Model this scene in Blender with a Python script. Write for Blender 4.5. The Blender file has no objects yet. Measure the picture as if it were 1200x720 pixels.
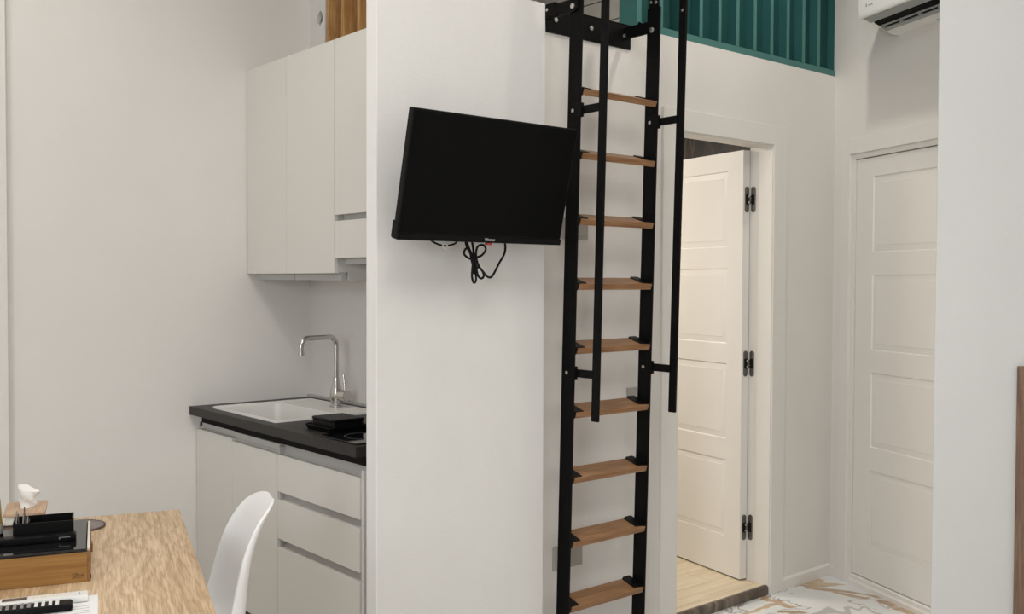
import bpy, bmesh, math, random
from mathutils import Vector, Matrix, Euler
random.seed(7)
SC = bpy.context.scene
COL = SC.collection
PI = math.pi

# ------------------------------------------------------------------ materials
def new_mat(name, color, rough=0.5, metallic=0.0, spec=0.5, coat=0.0):
    m = bpy.data.materials.new(name)
    m.use_nodes = True
    b = m.node_tree.nodes['Principled BSDF']
    b.inputs['Base Color'].default_value = (*color, 1)
    b.inputs['Roughness'].default_value = rough
    b.inputs['Metallic'].default_value = metallic
    b.inputs['Specular IOR Level'].default_value = spec
    if coat:
        b.inputs['Coat Weight'].default_value = coat
        b.inputs['Coat Roughness'].default_value = 0.05
    return m

def nodes_of(m):
    nt = m.node_tree
    return nt, nt.nodes, nt.links, nt.nodes['Principled BSDF']

def ramp(N, stops):
    r = N.new('ShaderNodeValToRGB')
    cr = r.color_ramp
    while len(cr.elements) < len(stops):
        cr.elements.new(0.5)
    for e, (p, c) in zip(cr.elements, stops):
        e.position = p
        e.color = (*c, 1)
    return r

def plaster(name, color, var=0.02, bump=0.12, scale=2.2, rough=0.75):
    m = new_mat(name, color, rough, spec=0.25)
    nt, N, L, b = nodes_of(m)
    tc = N.new('ShaderNodeTexCoord')
    n1 = N.new('ShaderNodeTexNoise'); n1.inputs['Scale'].default_value = scale
    n1.inputs['Detail'].default_value = 5; n1.inputs['Roughness'].default_value = .6
    L.new(tc.outputs['Object'], n1.inputs['Vector'])
    lo = tuple(c * (1 - var) for c in color); hi = tuple(min(1, c * (1 + var)) for c in color)
    r = ramp(N, [(0.3, lo), (0.7, hi)])
    L.new(n1.outputs['Fac'], r.inputs['Fac']); L.new(r.outputs['Color'], b.inputs['Base Color'])
    mp = N.new('ShaderNodeMapping'); mp.inputs['Scale'].default_value = (1, 1, 2.4)
    L.new(tc.outputs['Object'], mp.inputs['Vector'])
    n2 = N.new('ShaderNodeTexNoise'); n2.inputs['Scale'].default_value = 55; n2.inputs['Detail'].default_value = 4
    L.new(mp.outputs['Vector'], n2.inputs['Vector'])
    bp = N.new('ShaderNodeBump'); bp.inputs['Strength'].default_value = bump; bp.inputs['Distance'].default_value = .004
    L.new(n2.outputs['Fac'], bp.inputs['Height']); L.new(bp.outputs['Normal'], b.inputs['Normal'])
    return m

def wood(name, cols, stretch=(1, 14, 14), scale=2.0, distort=1.6, rough=0.45, wave=None, spec=0.35, fine=0.35):
    """cols dark -> light; grain runs along the axis with the small stretch"""
    m = new_mat(name, cols[1], rough, spec=spec)
    nt, N, L, b = nodes_of(m)
    tc = N.new('ShaderNodeTexCoord')
    mp = N.new('ShaderNodeMapping'); mp.inputs['Scale'].default_value = stretch
    L.new(tc.outputs['Object'], mp.inputs['Vector'])
    n1 = N.new('ShaderNodeTexNoise'); n1.inputs['Scale'].default_value = scale
    n1.inputs['Detail'].default_value = 7; n1.inputs['Distortion'].default_value = distort
    n1.inputs['Roughness'].default_value = .62
    L.new(mp.outputs['Vector'], n1.inputs['Vector'])
    r = ramp(N, [(0.28, cols[0]), (0.5, cols[1]), (0.72, cols[2])])
    L.new(n1.outputs['Fac'], r.inputs['Fac'])
    mp2 = N.new('ShaderNodeMapping'); mp2.inputs['Scale'].default_value = tuple(s * 6 if s > 3 else s * 2.5 for s in stretch)
    L.new(tc.outputs['Object'], mp2.inputs['Vector'])
    n2 = N.new('ShaderNodeTexNoise'); n2.inputs['Scale'].default_value = scale * 2; n2.inputs['Detail'].default_value = 3
    L.new(mp2.outputs['Vector'], n2.inputs['Vector'])
    r2 = ramp(N, [(0.35, tuple(c * .72 for c in cols[0])), (0.62, (1, 1, 1))])
    L.new(n2.outputs['Fac'], r2.inputs['Fac'])
    mx = N.new('ShaderNodeMixRGB'); mx.blend_type = 'MULTIPLY'; mx.inputs['Fac'].default_value = fine
    L.new(r.outputs['Color'], mx.inputs['Color1']); L.new(r2.outputs['Color'], mx.inputs['Color2'])
    L.new(mx.outputs['Color'], b.inputs['Base Color'])
    bp = N.new('ShaderNodeBump'); bp.inputs['Strength'].default_value = .06; bp.inputs['Distance'].default_value = .002
    L.new(n2.outputs['Fac'], bp.inputs['Height']); L.new(bp.outputs['Normal'], b.inputs['Normal'])
    return m

def table_wood():
    """light oak laminate: broad wavy cathedral grain along local y"""
    m = new_mat('light_oak_laminate', (.6, .42, .25), .42, spec=.35)
    nt, N, L, b = nodes_of(m)
    tc = N.new('ShaderNodeTexCoord')
    mp = N.new('ShaderNodeMapping'); mp.inputs['Scale'].default_value = (4.2, 1.9, 1)
    mp.inputs['Location'].default_value = (1.3, .45, 0)
    L.new(tc.outputs['Object'], mp.inputs['Vector'])
    n1 = N.new('ShaderNodeTexNoise'); n1.inputs['Scale'].default_value = 1.5; n1.inputs['Detail'].default_value = 2.5
    n1.inputs['Distortion'].default_value = .5
    L.new(mp.outputs['Vector'], n1.inputs['Vector'])
    # growth lines: bands across x, pushed sideways by a slow noise so that they bow into cathedrals
    sep = N.new('ShaderNodeSeparateXYZ'); L.new(tc.outputs['Object'], sep.inputs[0])
    amp = N.new('ShaderNodeMath'); amp.operation = 'MULTIPLY'; amp.inputs[1].default_value = .19
    L.new(n1.outputs['Fac'], amp.inputs[0])
    add = N.new('ShaderNodeMath'); add.operation = 'ADD'; L.new(sep.outputs['X'], add.inputs[0]); L.new(amp.outputs[0], add.inputs[1])
    mul = N.new('ShaderNodeMath'); mul.operation = 'MULTIPLY'; mul.inputs[1].default_value = 62
    L.new(add.outputs[0], mul.inputs[0])
    fr = N.new('ShaderNodeMath'); fr.operation = 'PINGPONG'; fr.inputs[1].default_value = 1
    L.new(mul.outputs[0], fr.inputs[0])
    rings = ramp(N, [(0, (.66, .49, .31)), (.3, (.71, .54, .35)), (.7, (.76, .59, .395)), (1, (.78, .61, .415))])
    L.new(fr.outputs[0], rings.inputs['Fac'])
    # soft large tonal bands between planks
    mp3 = N.new('ShaderNodeMapping'); mp3.inputs['Scale'].default_value = (9, .6, 1)
    L.new(tc.outputs['Object'], mp3.inputs['Vector'])
    n3 = N.new('ShaderNodeTexNoise'); n3.inputs['Scale'].default_value = 1.2; n3.inputs['Detail'].default_value = 1
    L.new(mp3.outputs['Vector'], n3.inputs['Vector'])
    r3 = ramp(N, [(.38, (.80, .755, .70)), (.60, (1.0, 1.0, 1.0))])
    L.new(n3.outputs['Fac'], r3.inputs['Fac'])
    # fine pores
    mp2 = N.new('ShaderNodeMapping'); mp2.inputs['Scale'].default_value = (95, 5, 1)
    L.new(tc.outputs['Object'], mp2.inputs['Vector'])
    n2 = N.new('ShaderNodeTexNoise'); n2.inputs['Scale'].default_value = 2.2; n2.inputs['Detail'].default_value = 4
    n2.inputs['Distortion'].default_value = .7
    L.new(mp2.outputs['Vector'], n2.inputs['Vector'])
    r2 = ramp(N, [(.38, (.64, .55, .47)), (.6, (1, 1, 1))])
    L.new(n2.outputs['Fac'], r2.inputs['Fac'])
    m1 = N.new('ShaderNodeMixRGB'); m1.blend_type = 'MULTIPLY'; m1.inputs['Fac'].default_value = .9
    L.new(rings.outputs['Color'], m1.inputs['Color1']); L.new(r3.outputs['Color'], m1.inputs['Color2'])
    m2 = N.new('ShaderNodeMixRGB'); m2.blend_type = 'MULTIPLY'; m2.inputs['Fac'].default_value = .75
    L.new(m1.outputs['Color'], m2.inputs['Color1']); L.new(r2.outputs['Color'], m2.inputs['Color2'])
    L.new(m2.outputs['Color'], b.inputs['Base Color'])
    return m

def marble_floor():
    """glossy white marble tile with broad gold-brown veins and thin dark cracks"""
    m = new_mat('gold_veined_marble', (.8, .8, .8), .12, spec=.5)
    nt, N, L, b = nodes_of(m)
    tc = N.new('ShaderNodeTexCoord')
    def ridge(scale, dist, loc, width, detail=4):
        mp = N.new('ShaderNodeMapping'); mp.inputs['Location'].default_value = loc
        L.new(tc.outputs['Object'], mp.inputs['Vector'])
        n = N.new('ShaderNodeTexNoise'); n.inputs['Scale'].default_value = scale; n.inputs['Detail'].default_value = detail
        n.inputs['Distortion'].default_value = dist
        L.new(mp.outputs['Vector'], n.inputs['Vector'])
        s = N.new('ShaderNodeMath'); s.operation = 'SUBTRACT'; s.inputs[1].default_value = .5
        L.new(n.outputs['Fac'], s.inputs[0])
        a = N.new('ShaderNodeMath'); a.operation = 'ABSOLUTE'; L.new(s.outputs[0], a.inputs[0])
        r = ramp(N, [(0, (1, 1, 1)), (width * .7, (1, 1, 1)), (width, (0, 0, 0))])
        L.new(a.outputs[0], r.inputs['Fac'])
        return r.outputs['Color']
    gold = ridge(1.9, .7, (4.3, 1.15, 0), .032)
    grey = ridge(1.5, .8, (9.7, 3.2, 0), .012)
    thin = ridge(2.6, .5, (3.1, 7.4, 0), .0045, 6)
    n4 = N.new('ShaderNodeTexNoise'); n4.inputs['Scale'].default_value = 5; n4.inputs['Detail'].default_value = 4
    L.new(tc.outputs['Object'], n4.inputs['Vector'])
    base = ramp(N, [(.3, (.72, .74, .74)), (.7, (.86, .87, .86))]); L.new(n4.outputs['Fac'], base.inputs['Fac'])
    goldc = ramp(N, [(.3, (.24, .14, .075)), (.5, (.48, .31, .16)), (.7, (.64, .47, .29))]); L.new(n4.outputs['Fac'], goldc.inputs['Fac'])
    prev = base.outputs['Color']
    for fac, colr, st in ((grey, (.42, .40, .38), .75), (gold, None, .9), (thin, (.10, .085, .075), .8)):
        mx = N.new('ShaderNodeMixRGB')
        mu = N.new('ShaderNodeMath'); mu.operation = 'MULTIPLY'; mu.inputs[1].default_value = st
        L.new(fac, mu.inputs[0]); L.new(mu.outputs[0], mx.inputs['Fac'])
        L.new(prev, mx.inputs['Color1'])
        if colr: mx.inputs['Color2'].default_value = (*colr, 1)
        else: L.new(goldc.outputs['Color'], mx.inputs['Color2'])
        prev = mx.outputs['Color']
    L.new(prev, b.inputs['Base Color'])
    return m

def dark_marble(name, lo, mid, hi, rough=.2):
    m = new_mat(name, mid, rough)
    nt, N, L, b = nodes_of(m)
    tc = N.new('ShaderNodeTexCoord')
    mp = N.new('ShaderNodeMapping'); mp.inputs['Rotation'].default_value = (0, .5, 0); mp.inputs['Scale'].default_value = (5, 5, 1.2)
    L.new(tc.outputs['Object'], mp.inputs['Vector'])
    n = N.new('ShaderNodeTexNoise'); n.inputs['Scale'].default_value = 2.5; n.inputs['Detail'].default_value = 7
    n.inputs['Distortion'].default_value = 1.2
    L.new(mp.outputs['Vector'], n.inputs['Vector'])
    r = ramp(N, [(.35, lo), (.58, mid), (.75, hi)])
    L.new(n.outputs['Fac'], r.inputs['Fac']); L.new(r.outputs['Color'], b.inputs['Base Color'])
    return m

def planks(name, c1, c2, c3):
    m = new_mat(name, c2, .4)
    nt, N, L, b = nodes_of(m)
    tc = N.new('ShaderNodeTexCoord')
    br = N.new('ShaderNodeTexBrick'); br.inputs['Scale'].default_value = 1
    br.inputs['Brick Width'].default_value = 1.2; br.inputs['Row Height'].default_value = .15
    br.inputs['Mortar Size'].default_value = .0012
    br.inputs['Color1'].default_value = (*c1, 1); br.inputs['Color2'].default_value = (*c2, 1); br.inputs['Mortar'].default_value = (*tuple(c * .55 for c in c1), 1)
    L.new(tc.outputs['Object'], br.inputs['Vector'])
    mp = N.new('ShaderNodeMapping'); mp.inputs['Scale'].default_value = (1.6, 22, 1); L.new(tc.outputs['Object'], mp.inputs['Vector'])
    n = N.new('ShaderNodeTexNoise'); n.inputs['Scale'].default_value = 1.8; n.inputs['Detail'].default_value = 6; n.inputs['Distortion'].default_value = 1
    L.new(mp.outputs['Vector'], n.inputs['Vector'])
    r = ramp(N, [(.3, (.74, .70, .64)), (.65, (1, 1, 1))]); L.new(n.outputs['Fac'], r.inputs['Fac'])
    mx = N.new('ShaderNodeMixRGB'); mx.blend_type = 'MULTIPLY'; mx.inputs['Fac'].default_value = .85
    L.new(br.outputs['Color'], mx.inputs['Color1']); L.new(r.outputs['Color'], mx.inputs['Color2'])
    L.new(mx.outputs['Color'], b.inputs['Base Color'])
    return m

WALLC = (.80, .772, .735)
M = {
 'wall': plaster('white_wall_paint', WALLC),
 'wall_rough': plaster('white_rough_plaster', (.775, .76, .735), var=.02, bump=.22, scale=3.0),
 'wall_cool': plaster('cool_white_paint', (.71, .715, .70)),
 'trim': plaster('white_satin_trim', (.81, .785, .745), var=.008, bump=.03, rough=.42),
 'doorw': plaster('white_satin_door', (.81, .785, .745), var=.008, bump=.03, rough=.40),
 'cap': plaster('bright_white_end', (.88, .87, .85), bump=.15, scale=4),  # whiter colour for the strip over the partition end
 'ceil': plaster('ceiling_white', (.8, .79, .77)),
 'cab': plaster('matte_greige_cabinet', (.755, .735, .69), var=.006, bump=.02, rough=.5),
 'cabbody': plaster('cabinet_carcass', (.72, .70, .66), var=.006, bump=.02, rough=.5),
 'channel': plaster('grey_handle_channel', (.50, .49, .47), var=.006, bump=.02, rough=.4),
 'plinth': new_mat('dark_plinth', (.05, .035, .028), .5),
 'worktop': plaster('charcoal_worktop', (.024, .021, .020), var=.18, bump=.1, scale=30, rough=.42),
 'sink': new_mat('white_composite_sink', (.80, .79, .76), .35),
 'chrome': new_mat('brushed_chrome', (.60, .59, .57), .22, metallic=1),
 'steel': new_mat('zinc_bolt', (.72, .71, .69), .3, metallic=1),
 'hinge': new_mat('dark_nickel', (.20, .195, .19), .35, metallic=1),
 'black_gloss': new_mat('black_glass', (.008, .008, .009), .06, spec=.5),
 'screen': new_mat('tv_screen', (.0035, .0035, .0036), .2, spec=.06),
 'black': new_mat('black_plastic', (.0032, .0032, .0035), .4, spec=.14),
 'black_metal': new_mat('black_powder_coat', (.0040, .0040, .0042), .5, spec=.12),
 'black_soft': new_mat('black_bracket', (.0045, .0045, .0048), .45, spec=.12),
 'cable': new_mat('black_cable', (.004, .004, .0045), .5, spec=.2),
 'wcable': new_mat('white_cable', (.75, .74, .72), .5),
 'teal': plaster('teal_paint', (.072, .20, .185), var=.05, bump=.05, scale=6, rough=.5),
 'teal_shaded': plaster('shaded_teal', (.026, .105, .100), var=.06, bump=.05, scale=6, rough=.55),  # teal with the shade between the slats put into the colour
 'teal_deep_shade': plaster('deep_shaded_teal', (.016, .075, .072), var=.06, bump=.05, scale=6, rough=.55),  # same teal, darkened further for the shade behind the slats
 'tread': wood('brown_tread_wood', ((.22, .105, .045), (.36, .19, .088), (.47, .27, .14)), stretch=(1.2, 16, 16), scale=2.4, rough=.4),
 'slat': wood('amber_pine', ((.44, .225, .075), (.60, .345, .135), (.68, .44, .20)), stretch=(5, 5, .8), scale=2.2, distort=2.2, rough=.45),
 'bamboo': wood('bamboo', ((.245, .118, .032), (.325, .17, .050), (.40, .225, .075)), stretch=(1, 20, 26), scale=1.6, distort=.6, rough=.4, fine=.25),
 'bamboo_end': wood('bamboo_end', ((.20, .09, .03), (.28, .14, .05), (.34, .19, .07)), stretch=(20, 2, 20), scale=1.6, distort=.6, rough=.45),
 'lidwood': wood('pale_beech', ((.50, .33, .21), (.60, .42, .28), (.66, .48, .33)), stretch=(14, 1.5, 14), scale=2, distort=.8, rough=.5),
 'table': table_wood(),
 'panelwood': wood('brown_oak_panel', ((.17, .10, .065), (.27, .17, .115), (.36, .24, .165)), stretch=(14, 14, 1), scale=2.4, rough=.5),
 'chair': new_mat('white_moulded_plastic', (.93, .93, .93), .32, spec=.5),
 'beech': wood('beech_leg', ((.45, .28, .15), (.57, .38, .22), (.66, .47, .3)), stretch=(12, 12, 1), scale=2),
 'white_plastic': new_mat('white_plastic', (.82, .82, .80), .35),
 'acgrey': new_mat('ac_grey_strip', (.30, .32, .31), .35),
 'paper': new_mat('white_paper', (.86, .86, .86), .8, spec=.1),
 'tissue': new_mat('tissue_paper', (.83, .81, .77), .9, spec=.05),
 'cream': new_mat('cream_box', (.80, .76, .69), .55),
 'ink_grey': new_mat('grey_print', (.25, .24, .23), .6),
 'ink_brown': new_mat('brown_print', (.10, .075, .055), .4),
 'ink_cream': new_mat('cream_print', (.80, .72, .58), .6),
 'brand': new_mat('burnt_lettering', (.12, .055, .02), .6),
 'logo': new_mat('silver_lettering', (.62, .62, .62), .4),
 'red': new_mat('red_sticker', (.45, .05, .05), .5),
 'grey_plate': new_mat('grey_wall_plate', (.43, .41, .38), .45),
 'coaster': plaster('grey_felt', (.25, .225, .21), var=.1, bump=.2, scale=40, rough=.8),
 'coaster_rim': new_mat('dark_stitched_rim', (.10, .075, .07), .7),
 'gold': new_mat('gold_cap', (.42, .29, .07), .35, metallic=.35),
 'silver': new_mat('silver_band', (.62, .61, .58), .3, metallic=.6),
 'marble': marble_floor(),
 'marble_dark': dark_marble('brown_marble', (.012, .008, .006), (.030, .020, .015), (.17, .12, .085), .5),
 'threshold': dark_marble('threshold_marble', (.06, .045, .035), (.14, .105, .08), (.33, .27, .21), .3),
 'planks': planks('pale_oak_planks', (.76, .65, .48), (.80, .69, .52), (.78, .65, .47)),
 'greyboard': plaster('grey_loft_board', (.46, .45, .42), var=.1, scale=5),
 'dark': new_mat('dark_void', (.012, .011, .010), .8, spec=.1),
}

# ------------------------------------------------------------------ mesh helpers
def nb(): return bmesh.new()

def box(bm, lo, hi, bev=0.0, mat=None, seg=2):
    lo = Vector(lo); hi = Vector(hi)
    vs = [bm.verts.new((x, y, z)) for x in (lo.x, hi.x) for y in (lo.y, hi.y) for z in (lo.z, hi.z)]
    q = [(0,1,3,2),(4,6,7,5),(0,4,5,1),(2,3,7,6),(0,2,6,4),(1,5,7,3)]
    fs = [bm.faces.new([vs[i] for i in f]) for f in q]
    if bev > 0:
        es = list({e for f in fs for e in f.edges})
        r = bmesh.ops.bevel(bm, geom=es, offset=bev, segments=seg, affect='EDGES', profile=.5, clamp_overlap=True)
        vs = list({v for v in r['verts']} | {v for f in r['faces'] for v in f.verts} | {v for v in vs if v.is_valid})
    if mat is not None:
        bmesh.ops.transform(bm, matrix=mat, verts=[v for v in vs if v.is_valid])
    return vs

def prism(bm, pts, d0, d1, axis='y', bev=0.0):
    """closed 2-D outline (CCW) extruded between d0 and d1 along axis"""
    def P(a, b, d):
        return {'y': (a, d, b), 'x': (d, a, b), 'z': (a, b, d)}[axis]
    A = [bm.verts.new(P(a, b, d0)) for a, b in pts]; B = [bm.verts.new(P(a, b, d1)) for a, b in pts]
    n = len(pts); fs = [bm.faces.new(A), bm.faces.new(B[::-1])]
    for i in range(n):
        fs.append(bm.faces.new((A[i], B[i], B[(i+1) % n], A[(i+1) % n])))
    bmesh.ops.recalc_face_normals(bm, faces=fs)
    if bev:
        es = list({e for f in fs[:2] for e in f.edges})
        bmesh.ops.bevel(bm, geom=es, offset=bev, segments=2, affect='EDGES', profile=.5)

def tube(bm, pts, r, n=12, cap=True):
    pts = [Vector(p) for p in pts]
    rs = r if isinstance(r, (list, tuple)) else [r] * len(pts)
    t = (pts[1] - pts[0]).normalized()
    u = t.orthogonal().normalized(); rings = []
    for i, p in enumerate(pts):
        if i == 0: d = pts[1] - pts[0]
        elif i == len(pts) - 1: d = pts[-1] - pts[-2]
        else: d = (pts[i+1] - pts[i]).normalized() + (pts[i] - pts[i-1]).normalized()
        if d.length < 1e-9: d = t
        d.normalize(); u = (u - d * u.dot(d)).normalized(); v = d.cross(u)
        rings.append([bm.verts.new(p + (u * math.cos(2*PI*k/n) + v * math.sin(2*PI*k/n)) * rs[i]) for k in range(n)])
    for a, b in zip(rings, rings[1:]):
        for k in range(n):
            bm.faces.new((a[k], a[(k+1) % n], b[(k+1) % n], b[k]))
    if cap:
        bm.faces.new(rings[0][::-1]); bm.faces.new(rings[-1])

def lathe(bm, prof, n=32, center=(0, 0, 0), cap=True):
    c = Vector(center); rings = []
    for r, z in prof:
        rings.append([bm.verts.new(c + Vector((r*math.cos(2*PI*k/n), r*math.sin(2*PI*k/n), z))) for k in range(n)])
    for a, b in zip(rings, rings[1:]):
        for k in range(n):
            bm.faces.new((a[k], a[(k+1) % n], b[(k+1) % n], b[k]))
    if cap:
        bm.faces.new(rings[0][::-1]); bm.faces.new(rings[-1])

def disc_along(bm, c, axis, r, h, n=16):
    a = Vector(axis).normalized()
    tube(bm, [Vector(c), Vector(c) + a*h*.7, Vector(c) + a*h], [r, r, r*.6], n)

def spline(pts, sub=8, closed=False):
    """Catmull-Rom through the points"""
    P = [Vector(p) for p in pts]; out = []; n = len(P)
    for i in range(n - 1):
        p0 = P[max(i-1, 0)]; p1 = P[i]; p2 = P[i+1]; p3 = P[min(i+2, n-1)]
        for k in range(sub):
            t = k / sub
            out.append(.5*((2*p1) + (-p0+p2)*t + (2*p0-5*p1+4*p2-p3)*t*t + (-p0+3*p1-3*p2+p3)*t**3))
    out.append(P[-1]); return out

def obj(name, bm, mat, parent=None, smooth=35, loc=None, rot=None):
    me = bpy.data.meshes.new(name)
    bmesh.ops.recalc_face_normals(bm, faces=bm.faces[:])
    bm.to_mesh(me); bm.free()
    if mat is not None: me.materials.append(mat)
    if smooth:
        me.polygons.foreach_set('use_smooth', [True] * len(me.polygons))
        me.set_sharp_from_angle(angle=math.radians(smooth))
    o = bpy.data.objects.new(name, me); COL.objects.link(o)
    if parent is not None: o.parent = parent
    if loc is not None: o.location = loc
    if rot is not None: o.rotation_euler = rot
    if smooth:
        wn = o.modifiers.new('weighted_normals', 'WEIGHTED_NORMAL'); wn.keep_sharp = True; wn.weight = 100
    return o

def tag(o, label, cat, group=None):
    o['label'] = label; o['category'] = cat
    if group: o['group'] = group
    return o

def thing(name, label, cat, loc=(0, 0, 0), rotz=0.0, group=None, rot=None):
    o = bpy.data.objects.new(name, None); COL.objects.link(o)
    o.location = loc; o.rotation_euler = rot if rot else (0, 0, rotz); o.empty_display_size = .1
    return tag(o, label, cat, group)

def struct(name, bm, mat, parent=None, label=None, smooth=35, loc=None, rot=None):
    o = obj(name, bm, mat, parent, smooth, loc, rot)
    if parent is None: o['kind'] = 'structure'
    if label: o['label'] = label
    if label and parent is None: o['category'] = name.split('_')[0]
    return o

def text_obj(name, body, size, mat, parent, matrix, depth=.0006, space=1.0, shear=0):
    cu = bpy.data.curves.new(name, 'FONT'); cu.body = body; cu.size = size; cu.extrude = depth
    cu.align_x = 'CENTER'; cu.align_y = 'CENTER'; cu.space_character = space; cu.shear = shear
    t = bpy.data.objects.new(name, cu); COL.objects.link(t)
    bpy.context.view_layer.update()
    me = bpy.data.meshes.new_from_object(t.evaluated_get(bpy.context.evaluated_depsgraph_get()))
    bpy.data.objects.remove(t)
    me.materials.clear(); me.materials.append(mat)
    o = bpy.data.objects.new(name, me); COL.objects.link(o); o.parent = parent; o.matrix_local = matrix
    return o

def panel_front(bm, lo, hi, y, rects, bands=((.004, .005), (.024, -.003), (.004, -.002))):
    """flat door front in the xz plane at depth y (normal -y) with moulded rectangular panels (x0,x1,z0,z1)"""
    xs = sorted({lo[0], hi[0], *[r[0] for r in rects], *[r[1] for r in rects]})
    zs = sorted({lo[1], hi[1], *[r[2] for r in rects], *[r[3] for r in rects]})
    V = {(x, z): bm.verts.new((x, y, z)) for x in xs for z in zs}
    inner = []
    for i in range(len(xs)-1):
        for k in range(len(zs)-1):
            f = bm.faces.new((V[xs[i], zs[k]], V[xs[i+1], zs[k]], V[xs[i+1], zs[k+1]], V[xs[i], zs[k+1]]))
            cx = (xs[i]+xs[i+1])/2; cz = (zs[k]+zs[k+1])/2
            for r in rects:
                if r[0] < cx < r[1] and r[2] < cz < r[3]: inner.append(f)
    for f in inner:
        for t, d in bands:
            bmesh.ops.inset_region(bm, faces=[f], thickness=t, use_even_offset=True)
            for v in f.verts: v.co.y += d

# ------------------------------------------------------------------ measurements
H = 1.40                       # camera height
yL, yT, yW = 3.98, 2.56, 2.641 # left end wall, TV partition face, ladder/door wall face
CEIL = 3.55
CR = Vector((4.236, 2.641, 0)) # corner door wall / right wall
AR = math.radians(22.365)
RD = Vector((-math.sin(AR), -math.cos(AR), 0))   # along right wall, towards the viewer
RN = Vector((math.cos(AR), -math.sin(AR), 0))    # into the right wall
RROT = math.atan2(-RD.y, -RD.x)                  # local x = away (= -s), local y = into the room is -RN
TT = math.radians(-17.7)
TC = Vector((1.097, 2.749, 0))
tU = Vector((-math.sin(TT), math.cos(TT), 0)); tT = Vector((math.cos(TT), math.sin(TT), 0))
def TW(t, u, z): return TC + tT*t + tU*u + Vector((0, 0, z))

# ------------------------------------------------------------------ room shell
bm = nb(); box(bm, (-3.2, -3.2, -.12), (4.9, 5.2, 0))
struct('floor', bm, M['marble'])
bm = nb(); box(bm, (-3.2, -3.2, CEIL), (5.6, 5.2, CEIL + .12))
struct('ceiling', bm, M['ceil'])
bm = nb(); box(bm, (-3.2, yL, 0), (2.30, yL + .12, CEIL))
struct('wall_left', bm, M['wall'])
bm = nb(); box(bm, (-3.2, yL - .035, 0), (.941, yL, CEIL), .001)
struct('trim_1', bm, M['wall'], label='shallow plaster pier on the left wall at the left edge')
bm = nb(); box(bm, (-3.2, -3.2, 0), (-3.08, yL, CEIL))
struct('wall_side', bm, M['wall'])
bm = nb(); box(bm, (-3.08, -3.2, 0), (4.0, -3.08, CEIL))
struct('wall_behind', bm, M['wall'])
# kitchen back wall (below the loft boards) x = 2.19
bm = nb(); box(bm, (2.19, 2.66, 0), (2.30, yL, 2.29))
struct('wall_kitchen', bm, M['wall'])
# partition that carries the television
bm = nb(); box(bm, (1.634, yT, 0), (2.312, yT + .055, 2.352), .003)
box(bm, (2.24, yT + .045, 0), (2.312, 2.655, 2.352), .004)
struct('wall_partition', bm, M['wall_rough'])
bm = nb(); box(bm, (1.630, yT - .001, 0), (1.6345, yT + .056, 2.353), .0015)  # thin strip over the partition end, whiter than its face
struct('trim_5', bm, M['cap'], label='bright white strip over the end of the partition beside the kitchen')
# ladder / door wall with its opening
OX0, OX1, OZ = 3.103, 3.745, 2.005
bm = nb()
box(bm, (2.24, yW, 0), (OX0, yW + .11, 2.373))
box(bm, (OX1, yW, 0), (4.36, yW + .11, 2.373))
box(bm, (OX0, yW, OZ), (OX1, yW + .11, 2.373))
struct('wall_back', bm, M['wall'])
# right wall, skewed, with its door opening left as a shallow recess
def rwall(bm, s0, s1, q0, q1, z0, z1, bev=0.0):     # q: distance into the room (negative = into the wall)
    # local frame: x=-s, y into wall = -q  -> we use x = -s, y = q with rotation below
    return box(bm, (-s1, q0, z0), (-s0, q1, z1), bev)
def robj(kind, name, bm, mat, **k):
    return struct(name, bm, mat, loc=CR, rot=(0, 0, RROT), **k)
bm = nb()
rwall(bm, -.12, .124, -.14, 0, 0, CEIL); rwall(bm, .124, 1.02, -.14, 0, 2.0, CEIL)
rwall(bm, 1.02, 6.4, -.14, 0, 0, CEIL); rwall(bm, .124, 1.02, -.14, -.08, 0, 2.0)
robj(0, 'wall_right', bm, M['wall'])
# nib wall near the viewer on the right
bm = nb()
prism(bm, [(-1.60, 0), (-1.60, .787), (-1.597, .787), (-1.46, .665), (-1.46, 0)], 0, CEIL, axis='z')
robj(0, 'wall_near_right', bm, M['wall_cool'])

# baseboards
bm = nb(); prism(bm, [(0, 0), (-.012, 0), (-.012, .047), (-.006, .055), (0, .055)], 3.84, 4.232, axis='x')
struct('baseboard_back', bm, M['trim'], loc=(0, yW, 0))
bm = nb(); rwall(bm, .004, .062, 0, .010, 0, .05, .003)
robj(0, 'baseboard_right', bm, M['trim'])

# door frame of the open door
bm = nb()
box(bm, (3.006, yW - .012, 0), (OX0 + .002, yW + .002, 2.092), .003)
box(bm, (OX1 - .002, yW - .012, 0), (3.842, yW + .002, 2.092), .003)
box(bm, (OX0, yW - .0115, OZ), (OX1, yW + .002, 2.0915), .003)
box(bm, (OX0 - .03, yW - .004, 0), (OX0 + .010, yW + .112, OZ), .002)
box(bm, (OX1 - .006, yW - .004, 0), (OX1 + .03, yW + .072, OZ), .002)
box(bm, (OX1 - .0012, yW + .070, 0), (OX1 + .03, yW + .119, OZ))
box(bm, (OX0 + .0, yW - .004, OZ - .006), (OX1, yW + .085, OZ + .03), .002)
box(bm, (OX0 + .0, yW + .08, OZ + .004), (OX1, yW + .114, OZ + .03), .001)
struct('trim_2', bm, M['trim'], label='white casing around the open doorway')
# threshold
bm = nb(); prism(bm, [(yW - .004, 0), (yW + .016, 0), (yW + .016, .0412), (yW + .004, .0412), (yW - .004, .034)], OX0 + .008, OX1 - .004, axis='x')
struct('trim_3', bm, M['threshold'], label='brown marble threshold step of the open doorway')

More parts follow.
